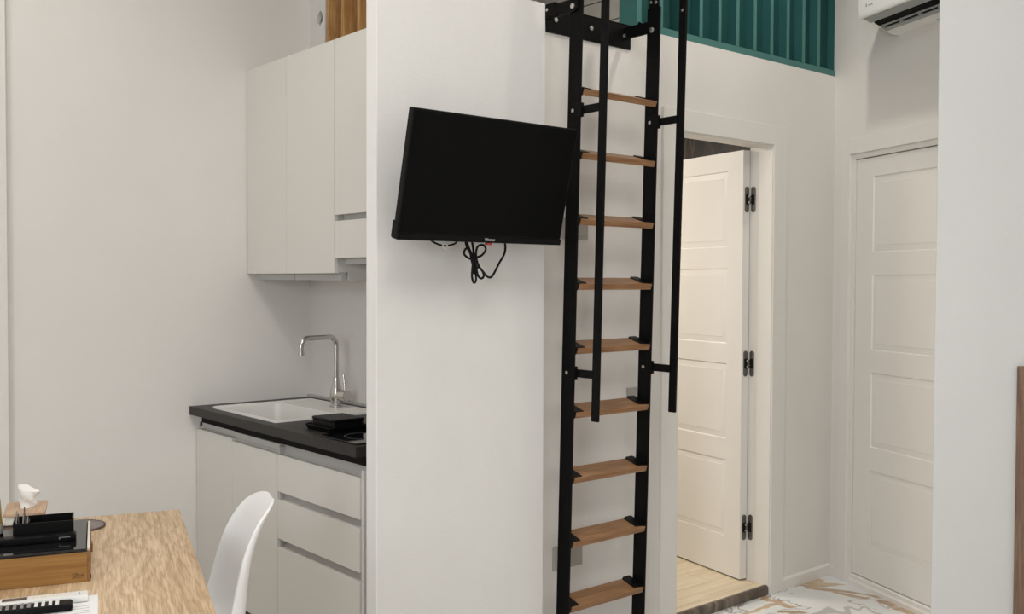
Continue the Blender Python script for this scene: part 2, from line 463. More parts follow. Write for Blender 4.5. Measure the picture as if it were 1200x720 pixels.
# room behind the open door
bm = nb(); box(bm, (2.32, yW + .11, 0), (4.4, 4.75, .04)); box(bm, (OX0, yW + .016, 0), (OX1, yW + .11, .04))
struct('floor_inner', bm, M['planks'])
bm = nb(); box(bm, (2.30, 4.70, 0), (4.5, 4.82, 2.30))
struct('wall_inner_back', bm, M['marble_dark'])
bm = nb(); box(bm, (4.36, yW + .02, 0), (4.46, 4.75, 2.30))
struct('wall_inner_right', bm, M['marble_dark'])
bm = nb(); box(bm, (2.30, yW + .11, 0), (2.36, 4.75, 2.29))
struct('wall_inner_left', bm, M['wall'])
bm = nb(); box(bm, (2.195, yW + .09, 2.29), (4.5, 4.82, 2.36))
struct('ceiling_inner', bm, M['ceil'])

# open door leaf: local x runs from hinge edge into the room, local y = thickness towards viewer side
DA = math.radians(11)
DL = .62
LEAF = thing('door_1', 'white moulded panel door standing open into the lit room beyond', 'door')
LEAF['kind'] = 'structure'
# local frame: x = door direction, -y = visible face
LEAF.location = (3.738, 2.757, 0)
LEAF.rotation_euler = (0, 0, PI/2 - DA)
# with this rotation local +y points to world -x side; visible face is +y, so mirror panel depth
rects = [(.10, .52, .225, .579), (.10, .52, .675, 1.024), (.10, .52, 1.115, 1.461), (.10, .52, 1.558, 1.907)]
bm = nb()
panel_front(bm, (0, .047), (DL, 1.992), -.04, rects)
for v in bm.verts: v.co.y = -v.co.y          # visible face at +y
be = [e for e in bm.edges if e.is_boundary]
ex = bmesh.ops.extrude_edge_only(bm, edges=be)
nv = [g for g in ex['geom'] if isinstance(g, bmesh.types.BMVert)]
for v in nv: v.co.y = 0
bmesh.ops.contextual_create(bm, geom=[e for e in bm.edges if e.is_boundary])
leaf = obj('door_leaf', bm, M['doorw'], LEAF, smooth=20)
def hinge_half(bm, c, nx):
    """rounded concealed-hinge plate lying in the xz plane, facing nx (local -y), with screw heads and dark pocket"""
    x, y, z = c
    w, h = .0115, .058
    pts = []
    for k in range(13): a = PI*k/12; pts.append((x + w*math.cos(a), z + h - w + w*math.sin(a)))
    for k in range(13): a = PI + PI*k/12; pts.append((x + w*math.cos(a), z - h + w + w*math.sin(a)))
    prism(bm, pts, y, y - .003, axis='y')
    for dz in (-.043, .043, -.03, .03): disc_along(bm, (x, y - .002, z + dz), (0, -1, 0), .0045, .002, 10)
HZ = (1.771, 1.029, .283)
for z in HZ:
    bm = nb(); hinge_half(bm, (0, 0, z), 0)
    # rotate so plate (xz-plane, facing -y) faces local -x of the door (hinge edge)
    bmesh.ops.transform(bm, matrix=Matrix.Translation((0, .018, 0)) @ Matrix.Rotation(-PI/2, 4, 'Z'), verts=bm.verts[:])
    h = obj('hinge_plate', bm, M['hinge'], LEAF); h['label'] = 'dark nickel hinge plate on the door edge'
    bm = nb(); box(bm, (-.0045, .008, z - .022), (-.0005, .026, z + .022), .001)
    obj('hinge_pocket', bm, M['dark'], h)
    bm = nb()
    for dz in (-.013, .013): box(bm, (-.010, -.002, z + dz - .0045), (-.003, .018, z + dz + .0045), .001)
    box(bm, (-.011, -.012, z - .006), (-.005, .006, z + .006), .001)
    obj('hinge_arm', bm, M['chrome'], h)
tr2 = bpy.data.objects['trim_2']
for z in HZ:
    bm = nb(); hinge_half(bm, (0, 0, z), 0)
    bmesh.ops.transform(bm, matrix=Matrix.Translation((OX1 - .0012, yW + .099, 0)) @ Matrix.Rotation(-PI/2, 4, 'Z'), verts=bm.verts[:])
    h = obj('hinge_plate', bm, M['hinge'], tr2); h['label'] = 'dark nickel hinge plate on the jamb'
    bm = nb(); box(bm, (OX1 - .0056, yW + .092, z - .022), (OX1 - .0016, yW + .107, z + .022), .001)
    obj('hinge_pocket', bm, M['dark'], h)

# closed door in the right wall
D2 = thing('door_2', 'white moulded panel door, closed, in the right wall below the air conditioner', 'door', CR, RROT)
D2['kind'] = 'structure'
bm = nb()
panel_front(bm, (-1.0, .05), (-.152, 1.962), 0, [(-.86, -.268, .205, .548), (-.86, -.268, .652, .992), (-.86, -.268, 1.092, 1.434), (-.86, -.268, 1.535, 1.878)])
for v in bm.verts: v.co.y = -v.co.y - .014
be = [e for e in bm.edges if e.is_boundary]
ex = bmesh.ops.extrude_edge_only(bm, edges=be)
for v in [g for g in ex['geom'] if isinstance(g, bmesh.types.BMVert)]: v.co.y = -.054
bmesh.ops.contextual_create(bm, geom=[e for e in bm.edges if e.is_boundary])
obj('door_leaf', bm, M['doorw'], D2, smooth=20)
bm = nb()
rwall(bm, .064, .123, -.05, .006, 0, 2.062, .002); rwall(bm, 1.02, 1.08, -.05, .006, 0, 2.062, .002)
rwall(bm, .123, 1.02, -.05, .0055, 1.99, 2.0615, .002)
rwall(bm, .123, .149, -.06, -.006, 0, 1.99, .001); rwall(bm, 1.003, 1.02, -.06, -.006, 0, 1.99, .001)
rwall(bm, .149, 1.003, -.06, -.006, 1.966, 1.99, .001)
obj('door_frame', bm, M['trim'], D2)
bm = nb(); prism(bm, [(.004, 0), (.004, .018), (-.004, .026), (-.004, .040), (-.012, .046), (-.06, .046), (-.06, 0)], -1.003, -.15, axis='x')
obj('door_sill', bm, M['trim'], D2)

# loft behind the ladder: boards on its far walls
bm = nb()
for k in range(9):
    box(bm, (4.52, 2.75, 2.36 + k*.135), (4.56, 5.1, 2.36 + k*.135 + .128), .002)
struct('wall_loft_right', bm, M['greyboard'])
bm = nb()
for k in range(9):
    box(bm, (2.30, 5.04, 2.36 + k*.135), (4.6, 5.08, 2.36 + k*.135 + .128), .002)
struct('wall_loft_back', bm, M['greyboard'])
bm = nb(); box(bm, (2.3, 4.82, 2.3), (4.6, 5.2, 2.36))
struct('floor_loft', bm, M['greyboard'])

# ------------------------------------------------------------------ kitchen
KX = 1.66                        # base fronts
# base cabinet with two doors
G = 'base units under the worktop'
bc = thing('base_cabinet', 'greige base cabinet with two plain doors under the sink, beside the left wall', 'cabinet', (KX, yL - .003, 0), 0, G)
Y0, YS = 3.638, 3.262            # door splits
def W2L(y): return y - (yL - .003)
bm = nb(); box(bm, (.022, W2L(YS) + .001, .13), (.525, 0, .72), .001)
obj('body', bm, M['cabbody'], bc)
for a, b in ((Y0 + .0008, yL - .004), (YS + .0012, Y0 - .0008)):
    bm = nb(); box(bm, (0, W2L(a), .142), (.019, W2L(b), .786 if b > 3.7 else .776), .0012)
    obj('door', bm, M['cab'], bc)
for a, b, z in ((Y0 + .004, yL - .01, .796), (YS + .001, Y0 + .002, .792)):
    bm = nb()
    prism(bm, [(.016, z - .03), (.046, z - .03), (.046, z + .018), (.012, z + .018), (.012, z - .002), (.020, z - .004), (.016, z - .02)], W2L(a), W2L(b), axis='y')
    h = obj('handle_channel', bm, M['channel'], bc); h['label'] = 'grey recessed handle channel'
bm = nb(); box(bm, (.05, W2L(YS), 0), (.525, 0, .13))
obj('plinth', bm, M['plinth'], bc)
bm = nb(); box(bm, (.010, W2L(YS), .8135), (.05, -.03, .8455)); obj('gap_shade', bm, M['dark'], bc)  # near-black strip stands in for the shade below the worktop
bm = nb(); box(bm, (.012, -.030, .787), (.05, 0, .8455), .001); obj('filler_strip', bm, M['cabbody'], bc)
# drawer cabinet
YE = 2.690
dc = thing('drawer_cabinet', 'greige base cabinet with three drawers next to the partition end', 'cabinet', (KX, YS, 0), 0, G)
def D2L(y): return y - YS
bm = nb(); box(bm, (.03, D2L(YE) + .001, .13), (.525, -.001, .82), .001)
box(bm, (.004, D2L(YE) - .004, .13), (.525, D2L(YE) + .010, .80), .001)
obj('body', bm, M['cabbody'], dc)
for z0, z1 in ((.142, .442), (.472, .614), (.642, .776)):
    bm = nb(); box(bm, (0, D2L(YE) + .014, z0), (.019, -.0012, z1), .0012)
    d = obj('drawer', bm, M['cab'], dc)
    bm = nb()
    prism(bm, [(.016, z1 - .012), (.016, z1 + .003), (.021, z1 + .010), (.0285, z1 + .028 if z1 < .7 else z1 + .0375), (.0285, z1 - .012)], D2L(YE) + .012, -.016, axis='y')
    h = obj('handle_channel', bm, M['channel'], d); h['label'] = 'grey recessed handle channel'
    bm = nb(); box(bm, (.002, -.016, z1 + .001), (.029, -.0015, z1 + .027), .0006)
    obj('channel_end', bm, M['channel'], d)
bm = nb(); box(bm, (.05, D2L(YE), 0), (.525, 0, .13))
obj('plinth', bm, M['plinth'], dc)
bm = nb(); box(bm, (.010, D2L(YE), .8135), (.05, -.0005, .8455)); obj('gap_shade', bm, M['dark'], dc)  # same painted shade above the drawers
# worktop with a cut-out for the sink bowl
wt = thing('worktop', 'charcoal worktop running from the left wall to the partition', 'worktop', (1.63, 2.677, .846))
bm = nb()
x0, x1, y0, y1 = 0, .557, 0, 1.30
cx0, cx1, cy0, cy1 = .064, .345, .650, 1.176          # bowl hole
for lo, hi in (((0, 0), (x1, cy0)), ((0, cy1), (x1, y1)), ((0, cy0), (cx0, cy1)), ((cx1, cy0), (x1, cy1))):
    box(bm, (lo[0], lo[1], 0), (hi[0], hi[1], .034))
bmesh.ops.remove_doubles(bm, verts=bm.verts[:], dist=.0002)
obj('slab', bm, M['worktop'], wt)
bm = nb(); box(bm, (.540, 0, .034), (.557, 1.30, .047), .003)
o = obj('upstand', bm, M['channel'], wt); o['label'] = 'thin upstand strip along the back wall'
# inset sink: rim, bowl, drainer
sk = thing('sink', 'white inset sink with drainer set in the charcoal worktop', 'sink', (1.63, 2.677, .880))
bm = nb()
SX0, SX1, SY0, SY1 = .048, .500, .635, 1.19
bx0, bx1, by0, by1 = .074, .335, .662, 1.164
vs_o = [(SX0, SY0), (SX1, SY0), (SX1, SY1), (SX0, SY1)]
def rr(x0, x1, y0, y1, r, n=6):
    out = []
    for cx, cy, a0 in ((x1-r, y0+r, -PI/2), (x1-r, y1-r, 0), (x0+r, y1-r, PI/2), (x0+r, y0+r, PI)):
        for k in range(n+1):
            a = a0 + PI/2*k/n; out.append((cx + r*math.cos(a), cy + r*math.sin(a)))
    return out
loops = [(rr(SX0, SX1, SY0, SY1, .012), 0), (rr(SX0+.001, SX1-.001, SY0+.001, SY1-.001, .012), .006), (rr(SX0+.006, SX1-.006, SY0+.006, SY1-.006, .012), .008),
         (rr(SX0+.016, SX1-.016, SY0+.016, SY1-.016, .012), .0075), (rr(SX0+.022, SX1-.022, SY0+.022, SY1-.022, .012), .003),
         (rr(bx0-.003, bx1+.003, by0-.003, by1+.003, .03), .0028), (rr(bx0, bx1, by0, by1, .03), -.002), (rr(bx0+.012, bx1-.012, by0+.012, by1-.012, .03), -.125), (rr(bx0+.03, bx1-.03, by0+.03, by1-.03, .03), -.140),]
rings = [[bm.verts.new((x, y, z)) for x, y in lp] for lp, z in loops]
n = len(rings[0])
for a, b in zip(rings, rings[1:]):
    for k in range(n): bm.faces.new((a[k], a[(k+1) % n], b[(k+1) % n], b[k]))
bm.faces.new(rings[-1])
obj('basin', bm, M['sink'], sk)
for k in range(5):
    bm = nb(); box(bm, (.365 + k*.024, .665, .0028), (.373 + k*.024, .80, .0048), .0008)
    obj('drainer_rib', bm, M['sink'], sk)
bm = nb(); lathe(bm, [(.022, -.1398), (.022, -.1375), (.014, -.1370), (.006, -.1382)], 24, ((bx0+bx1)/2, (by0+by1)/2, 0))
o = obj('drain', bm, M['chrome'], sk); o['label'] = 'chrome drain'
# faucet
FX, FY = 2.076, 3.561
fc = thing('faucet', 'chrome swan-neck mixer tap with side lever behind the white sink', 'tap', (FX, FY, .8840))
bm = nb(); lathe(bm, [(.0265, 0), (.0265, .006), (.0225, .010), (.0225, .022), (.025, .034), (.025, .06), (.020, .080), (.0145, .104), (.0135, .108), (.012, .118)], 28)
obj('body', bm, M['chrome'], fc)
bm = nb()
dirS = Vector((-.163, -.04, 0))
def arc(c, r, a0, a1, u, v, n=10): return [c + u*r*math.cos(a0+(a1-a0)*k/n) + v*r*math.sin(a0+(a1-a0)*k/n) for k in range(n+1)]
U = Vector((-.985, -.17, 0)).normalized(); Z = Vector((0, 0, 1)); top = .286; R = .036; LEN = .178
pts = [Vector((0, 0, .10)), Vector((0, 0, .18))] + arc(U*R + Z*(top-R), R, PI, PI/2, U, Z) + arc(U*(LEN-R) + Z*(top-R), R, PI/2, 0, U, Z) + [U*LEN + Z*(top-.058)]
tube(bm, pts, .0102, 16)
obj('spout', bm, M['chrome'], fc)
bm = nb(); tube(bm, [U*LEN + Z*(top-.052), U*LEN + Z*(top-.068)], .0122, 18)
obj('aerator', bm, M['chrome'], fc)
bm = nb(); sd = Vector((.25, -.968, 0)).normalized()
tube(bm, [sd*.005 + Z*.047, sd*.040 + Z*.047, sd*.0405 + Z*.047, sd*.062 + Z*.047, sd*.064 + Z*.047], [.021, .021, .0245, .0245, .021], 24)
lv = obj('valve', bm, M['chrome'], fc)
bm = nb(); tube(bm, [sd*.05 + Z*.06, sd*.046 + Vector((.0, .0, .10)), sd*.040 + Vector((.0, .0, .137))], [.005, .0042, .004], 12)
obj('lever', bm, M['chrome'], lv)
# hob
hb = thing('hob', 'black glass hob on the worktop in front of the black tray', 'hob', (1.648, 2.70, .8802))
bm = nb(); prism(bm, rr(0, .40, .006, .245, .012), 0, .005, axis='z', bev=.0012)
obj('glass', bm, M['black_gloss'], hb)
bm = nb()
for cx, cy, r in ((.11, .125, .07), (.29, .125, .085)):
    a = [bm.verts.new((cx + r*math.cos(2*PI*k/40), cy + r*math.sin(2*PI*k/40), .0053)) for k in range(40)]
    b = [bm.verts.new((cx + (r-.002)*math.cos(2*PI*k/40), cy + (r-.002)*math.sin(2*PI*k/40), .0053)) for k in range(40)]
    for k in range(40): bm.faces.new((a[k], a[(k+1) % 40], b[(k+1) % 40], b[k]))
obj('zone_ring', bm, M['ink_grey'], hb)
# black tray with a lid-like block on the counter
tr = thing('serving_tray', 'black rectangular tray on the worktop between the sink and the hob', 'tray', (1.705, 2.955, .8802), 0)
bm = nb()
lp = [(rr(0, .145, 0, .172, .01), 0), (rr(-.008, .153, -.008, .180, .014), .018), (rr(-.006, .151, -.006, .178, .014), .019), (rr(.002, .143, .002, .170, .01), .004)]
rings = [[bm.verts.new((x, y, z)) for x, y in l] for l, z in lp]; n = len(rings[0])
bm.faces.new(rings[0][::-1])
for a, b in zip(rings, rings[1:]):
    for k in range(n): bm.faces.new((a[k], a[(k+1) % n], b[(k+1) % n], b[k]))
bm.faces.new(rings[-1])
obj('tray_body', bm, M['black'], tr)
bx = thing('storage_box', 'low black lidded box standing in the black tray', 'box', (1.716, 2.966, .8848))
bm = nb(); prism(bm, rr(0, .125, 0, .148, .012), 0, .030, axis='z', bev=.0015)
obj('box_body', bm, M['black'], bx)
bm = nb(); prism(bm, rr(-.002, .127, -.002, .150, .013), .0305, .040, axis='z', bev=.003)
obj('lid', bm, M['black'], bx)

# upper cabinets
UX = 1.888; ZT = 2.288
uc = thing('wall_cabinet', 'tall two-door greige wall cabinet beside the left wall, above the sink', 'cabinet', (UX, yL - .003, 1.40), 0, 'wall cabinets above the worktop')
YU1, YU2 = 3.626, 3.252
def U2L(y): return y - (yL - .003)
bm = nb(); box(bm, (.021, U2L(YU2), .03), (.302, 0, ZT - 1.40)); box(bm, (.06, U2L(YU2) + .0005, 0), (.302, -.0005, .03))
obj('body', bm, M['cabbody'], uc)
for a, b in ((YU1 + .001, yL - .004), (YU2 + .001, YU1 - .001)):
    bm = nb(); box(bm, (0, U2L(a), .026), (.019, U2L(b), ZT - 1.40), .0012)
    obj('door', bm, M['cab'], uc)
for a, b in ((YU1 - .012, yL - .045), (YU2 + .002, YU1 - .017)):
    bm = nb(); prism(bm, [(.03, .0), (.05, .0), (.05, .032), (.02, .032), (.02, .027), (.03, .022)], U2L(a), U2L(b), axis='y')
    h = obj('handle_channel', bm, M['channel'], uc); h['label'] = 'grey handle channel under the doors'
uc2 = thing('wall_cabinet', 'shorter greige wall cabinet with a drawer-height flap below its door, beside the partition', 'cabinet', (UX, YU2 - .002, 1.46), 0, 'wall cabinets above the worktop')
LY = -(YU2 - .002 - 2.64)
bm = nb(); box(bm, (.021, LY, .024), (.302, 0, .158)); box(bm, (.045, LY + .0005, .158), (.302, -.0005, .184)); box(bm, (.021, LY, .184), (.302, 0, ZT - 1.46)); box(bm, (.06, LY + .0005, 0), (.302, -.0005, .024))
obj('body', bm, M['cabbody'], uc2)
bm = nb(); box(bm, (0, LY, .1815), (.019, -.001, ZT - 1.46), .0012); obj('door', bm, M['cab'], uc2)
bm = nb(); box(bm, (0, LY, .022), (.019, -.001, .1595), .0012); obj('flap', bm, M['cab'], uc2)
bm = nb(); prism(bm, [(.022, .158), (.044, .158), (.044, .186), (.026, .186), (.026, .166), (.022, .163)], LY, -.024, axis='y')
h = obj('handle_channel', bm, M['channel'], uc2)
bm = nb(); prism(bm, [(.03, .0), (.05, .0), (.05, .026), (.02, .026), (.02, .022), (.03, .018)], LY, -.03, axis='y')
obj('handle_channel', bm, M['channel'], uc2)

# plaster panel with a cable hole and the timber slats above the cabinets
cu = bpy.data.curves.new('panel', 'CURVE'); cu.dimensions = '2D'; cu.fill_mode = 'BOTH'; cu.extrude = .011
def poly(pts):
    s = cu.splines.new('POLY'); s.points.add(len(pts)-1)
    for p, (x, y) in zip(s.points, pts): p.co = (x, y, 0, 1)
    s.use_cyclic_u = True
poly([(0, 0), (.136, 0), (.136, 1.2), (0, 1.2)])
hc = [(.062, .243), (.071, .236), (.085, .229), (.090, .216), (.099, .224), (.112, .239), (.115, .259), (.110, .274), (.096, .287), (.081, .279), (.069, .268), (.063, .256)]
poly(hc)
t = bpy.data.objects.new('t', cu); COL.objects.link(t); bpy.context.view_layer.update()
me = bpy.data.meshes.new_from_object(t.evaluated_get(bpy.context.evaluated_depsgraph_get())); bpy.data.objects.remove(t)
me.materials.clear(); me.materials.append(M['wall'])
o = bpy.data.objects.new('trim_4', me); COL.objects.link(o); o['kind'] = 'structure'
o['label'] = 'white plaster board with a ragged cable hole above the wall cabinets'; o['category'] = 'trim'
# local x -> world -y (from the left wall), local y -> world z, facing -x
o.matrix_world = Matrix.Translation((2.198, yL, 2.288)) @ Matrix(((0, 0, -1, 0), (-1, 0, 0, 0), (0, 1, 0, 0), (0, 0, 0, 1)))
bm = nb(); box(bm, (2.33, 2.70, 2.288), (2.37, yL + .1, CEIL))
struct('wall_loft_kitchen', bm, M['dark'])  # near-black sheet, darkness behind the hole put into its colour
sc = thing('timber_screen', 'amber pine slat screen above the wall cabinets', 'screen', (2.19, yL, 2.288))
for i in range(9):
    y = -.141 - i*.126
    if yL + y < 2.72: break
    bm = nb(); box(bm, (0, y - .022, 0), (.105, y, 1.2), .002)
    obj('slat', bm, M['slat'], sc)
bm = nb(); box(bm, (.105, -1.22, 0), (.125, -.138, 1.2), .001)
obj('back_panel', bm, M['slat'], sc)

# ------------------------------------------------------------------ television on a tilted arm
TVC = Vector((1.913, 2.358, 1.703)); TW_, TH = .631, .374
tv = thing('television', 'black flat television tilted down on the rough white partition', 'television', TVC, rot=Euler((math.radians(13.34), 0, math.radians(-.5)), 'XYZ'))
bm = nb(); box(bm, (-TW_/2, -.004, -TH/2), (TW_/2, .022, TH/2), .003)
obj('casing', bm, M['black'], tv)
bm = nb(); box(bm, (-TW_/2+.05, .02, -TH/2+.03), (TW_/2-.05, .058, TH/2-.10), .012)
obj('rear_housing', bm, M['black'], tv)
bm = nb(); box(bm, (-TW_/2+.006, -.0055, -TH/2+.020), (TW_/2-.006, -.0035, TH/2-.006), .0005)
o = obj('screen', bm, M['screen'], tv); o['label'] = 'dark glossy screen'
bm = nb(); box(bm, (-TW_/2-.002, -.0085, -TH/2-.003), (TW_/2+.001, .024, -TH/2+.016), .003)
box(bm, (-TW_/2-.003, -.004, -TH/2), (-TW_/2+.004, .026, -TH/2+.05), .002)
bz = obj('bottom_bezel', bm, M['black'], tv)
text_obj('lettering', 'Hisense', .0125, M['logo'], bz, Matrix.Translation((.020, -.0092, -TH/2+.0075)) @ Matrix.Rotation(PI/2, 4, 'X'), depth=.0003)
bm = nb(); box(bm, (.012, -.006, -TH/2-.010), (.032, .004, -TH/2-.0025), .001)
o = obj('standby_tab', bm, M['black'], bz)
bm = nb(); box(bm, (.012, -.0068, -TH/2-.0095), (.030, -.0058, -TH/2-.0035), .0002)
obj('sticker', bm, M['red'], o)
# arm to the wall (drawn in TV space, hidden behind the set)
bm = nb()
box(bm, (-.10, .058, -.10), (.10, .066, .10), .002)
q = Matrix.Rotation(-math.radians(13.34), 4, 'X')
vs = box(bm, (-.03, .066, -.04), (.03, .125, .02), .003)
o = obj('mount_plate', bm, M['black_metal'], tv)
mb = thing('wall_mount', 'black television mount arm on the partition behind the television', 'mount', (1.913, yT, 1.70))
bm = nb(); box(bm, (-.05, -.010, -.11), (.05, 0, .11), .003)
obj('wall_plate', bm, M['black_metal'], mb)
bm = nb(); box(bm, (-.02, -.075, -.03), (.02, -.008, .03), .004)
obj('arm', bm, M['black_metal'], mb)
# cables hanging below the set (points in x,z on a plane just off the wall)
def hang(name, pts, r, mat, label, y=2.46):
    bm = nb(); tube(bm, spline([(x, y + dy, z) for x, z, dy in pts], 8), r, 8)
    o = obj(name, bm, mat); tag(o, label, 'cable'); return o
def px(x, y):     # picture-crop units (500..620 x 270..340, x10) to metres on that plane
    return (1.923 + (x/10 - 57)*.00341, 1.520 - (y/10 - 14)*.00265)
def cab(L): return [(*px(a, b), dy) for a, b, dy in L]
hang('power_cable', cab([(585, -60, .03), (585, 60, .02), (588, 200, .01), (575, 330, .0), (560, 430, 0), (545, 540, -.004), (565, 615, -.004), (600, 590, 0), (608, 520, .004), (590, 420, .006), (600, 330, .004), (660, 290, -.004), (700, 220, -.006),
     (670, 168, -.006), (610, 190, -.004), (600, 290, 0), (640, 400, .006), (695, 490, .006), (700, 540, .004), (660, 565, 0), (615, 530, -.004), (590, 440, -.006), (575, 350, -.006), (510, 330, -.004), (465, 285, 0), (470, 235, 0), (515, 205, .004),
     (550, 260, .008), (575, 360, .01), (605, 470, .008), (640, 430, .004), (680, 480, .0), (730, 540, 0), (780, 548, 0), (830, 490, .004), (900, 370, .008), (965, 270, .012), (990, 180, .016), (985, 80, .02), (980, -60, .03)]), .0036, M['cable'],
     'black power cable looped and tied below the television')
hang('aerial_cable', cab([(515, -60, .035), (520, 60, .024), (530, 170, .012), (560, 260, .008), (590, 340, .006), (580, 430, .006), (585, 500, .006), (610, 490, .006), (625, 440, .006), (600, 370, .008), (560, 270, .012), (535, 180, .02), (535, 80, .028), (535, -60, .036)]), .0036, M['cable'],
     'black aerial cable doubled in the tied bundle below the television')
hang('signal_cable', cab([(60, 0, .03), (95, 90, .02), (140, 150, .01), (200, 185, .0), (260, 190, 0), (340, 170, .0), (400, 140, .01), (430, 90, .02), (450, -20, .03)]), .003, M['cable'],
     'thin black cable sagging at the lower left of the television')
hang('thin_white_cable', cab([(232, -30, .03), (230, 95, .02), (215, 160, .0), (225, 215, -.004), (255, 215, -.004), (262, 180, -.004), (235, 165, -.002), (255, 130, .006), (285, 160, .004), (300, 90, .02), (305, -30, .03)]), .0022, M['wcable'],
     'small white cable knot under the lower left of the television')

# ------------------------------------------------------------------ ladder
def yc(z): return 2.485 + (2.3 - z)*.0262
LAD = thing('loft_ladder', 'black metal loft ladder with brown wooden treads standing upright against the wall', 'ladder', (2.585, yc(0), 0))
LO = Vector((2.585, yc(0), 0))
lean = math.atan(.0262)
def L(p): return Vector(p) - LO
XL, XR, TH_ = 2.391, 2.783, .010       # outer/front edges
def slab_bar(x0, x1, dy0, dy1, z0, z1, bev=.0025):
    bm = nb()
    vs = box(bm, (x0, dy0, z0), (x1, dy1, z1), bev)
    for v in bm.verts:
        v.co = L((v.co.x, yc(v.co.z) + v.co.y, v.co.z))
    return bm
st = []
for x0, x1, zt in ((XL - TH_, XL, 2.405), (XR - TH_, XR, 2.405)):
    st.append(obj('stringer', slab_bar(x0, x1, -.032, .028, .0, zt), M['black_metal'], LAD))
    # hinged extension on top with two screws
    e = obj('top_hinge', slab_bar(x0 + .001, x1 - .001, -.024, .020, zt - .03, zt + .16, .002), M['black_soft'], st[-1])
    for dy, zz in ((-.014, zt + .016), (.010, zt + .02), (-.012, zt + .13)):
        bm = nb(); disc_along(bm, L((x0, yc(zz) + dy, zz)), (-1, 0, 0), .006, .004)
        obj('screw', bm, M['steel'], e)
# bolts
for x in (XL - TH_, XR - TH_):
    for z in (1.985, 1.082):
        bm = nb(); disc_along(bm, L((x, yc(z) + .0, z)), (-1, 0, 0), .0065, .004)
        obj('bolt', bm, M['steel'], LAD)
# treads tilt with the ladder
TZ = (2.058, 1.84, 1.614, 1.39, 1.167, .943, .714, .486, .256)
TA = math.radians(17.5)
xa, xb = XL, XR - TH_
for z in TZ:
    yf = yc(z) - .034
    Mt = Matrix.Translation(L((0, yf, z))) @ Matrix.Rotation(TA, 4, 'X')
    bm = nb(); box(bm, (xa + .011, 0, -.022), (xb - .001, .078, 0), .0025, Mt)
    t = obj('tread', bm, M['tread'], LAD)
    for x0, x1, s in ((xa, xa + .046, 1), (xb - .046, xb, -1)):
        bm = nb()
        P = [(x0, .004), (x0 + .046, .004), (x0 + .046, .070), (x0 + .040, .074), (x0 + .004, .066)] if s > 0 else [(x1 - .046, .012), (x1, .004), (x1, .082), (x1 - .034, .082), (x1 - .046, .074)]
        prism(bm, P, .0002, .0032, axis='z')
        xe = x0 if s > 0 else x1
        box(bm, (min(xe, xe + s*.010), .003, -.024), (max(xe, xe + s*.010), .050, .0035), .001)
        bmesh.ops.transform(bm, matrix=Mt, verts=bm.verts[:])
        obj('tread_bracket', bm, M['black_soft'], t)
# rubber feet
for x in (XL - TH_/2, XR - TH_/2):
    obj('foot', slab_bar(x - .009, x + .009, -.036, .032, 0, .03, .003), M['black'], LAD)
# hand rails
for xm, nm in ((2.398, 0), (2.794, 1)):
    bm = nb(); vs = box(bm, (xm - .006, -.016, .922), (xm + .006, .016, 2.43 if nm else 2.6), .003)
    for v in bm.verts: v.co = L((v.co.x, yc(v.co.z) - .127 + v.co.y, v.co.z))
    r = obj('hand_rail', bm, M['black_metal'], LAD)
    xs = XL if nm == 0 else XR
    for z in (1.985, 1.082):
        bm = nb(); box(bm, (xs - .001, -.118, z - .014), (xs + .007, .0, z + .014), .002)
        box(bm, (xs - .012, -.04, z - .024), (xs + .004, .012, z + .024), .002)
        for v in bm.verts: v.co = L((v.co.x, yc(z) + v.co.y, v.co.z))
        obj('rail_arm', bm, M['black_metal'], r)
    if nm:
        for zz in (2.372, 2.415):
            bm = nb(); disc_along(bm, L((xm - .006, yc(zz) - .127, zz)), (-1, 0, 0), .0055, .003)
            obj('screw', bm, M['steel'], r)

# wall rail on which the ladder hangs
wr = thing('ladder_wall_rail', 'black bolted rail plate across the loft edge that carries the ladder', 'bracket', (2.60, yW, 2.33))
bm = nb()
P = [(-.215, -.047), (.218, -.047), (.218, -.012), (.221, .006), (.228, .014), (.228, .044), (-.215, .044)]
prism(bm, P, -.006, 0, axis='y')
box(bm, (-.215, -.006, .040), (.218, .06, .0462), .001)
obj('plate', bm, M['black_soft'], wr)
for x in (-.172, .006, .183):
    bm = nb(); disc_along(bm, (x, -.006, 0), (0, -1, 0), .0085, .006); o = obj('bolt', bm, M['steel'], wr)
def arm_prof(y0, y1, zc, h): # rounded arm outline in (y,z)
    pts = []
    for k in range(9): a = PI/2 + PI*k/8; pts.append((y0 + h*math.cos(a), zc + h*math.sin(a)))
    pts += [(y1, zc - h), (y1, zc + h)]
    return pts
for x0, zc in ((2.3715, .012), (2.7845, .010)):
    bm = nb(); prism(bm, arm_prof(-.155, 0.0, zc, .022), x0 - 2.60, x0 - 2.60 + .008, axis='x')
    o = obj('hook_arm', bm, M['black_soft'], wr)
    xb_ = x0 - 2.60 if x0 < 2.5 else (XR - TH_) - 2.60
    bm = nb(); disc_along(bm, (xb_, -.155, zc - (.003 if x0 < 2.5 else .017)), (-1, 0, 0), .0095, .007); obj('bolt', bm, M['steel'], o)
    if x0 < 2.5:
        bm = nb(); box(bm, (x0 - 2.60 - .004, -.07, zc - .020), (x0 - 2.60 + .012, 0, zc + .030), .003); e = obj('end_bracket', bm, M['black_soft'], o)
        bm = nb(); disc_along(bm, (x0 - 2.60 - .004, -.030, zc + .008), (-1, 0, 0), .006, .005); obj('bolt', bm, M['steel'], e)

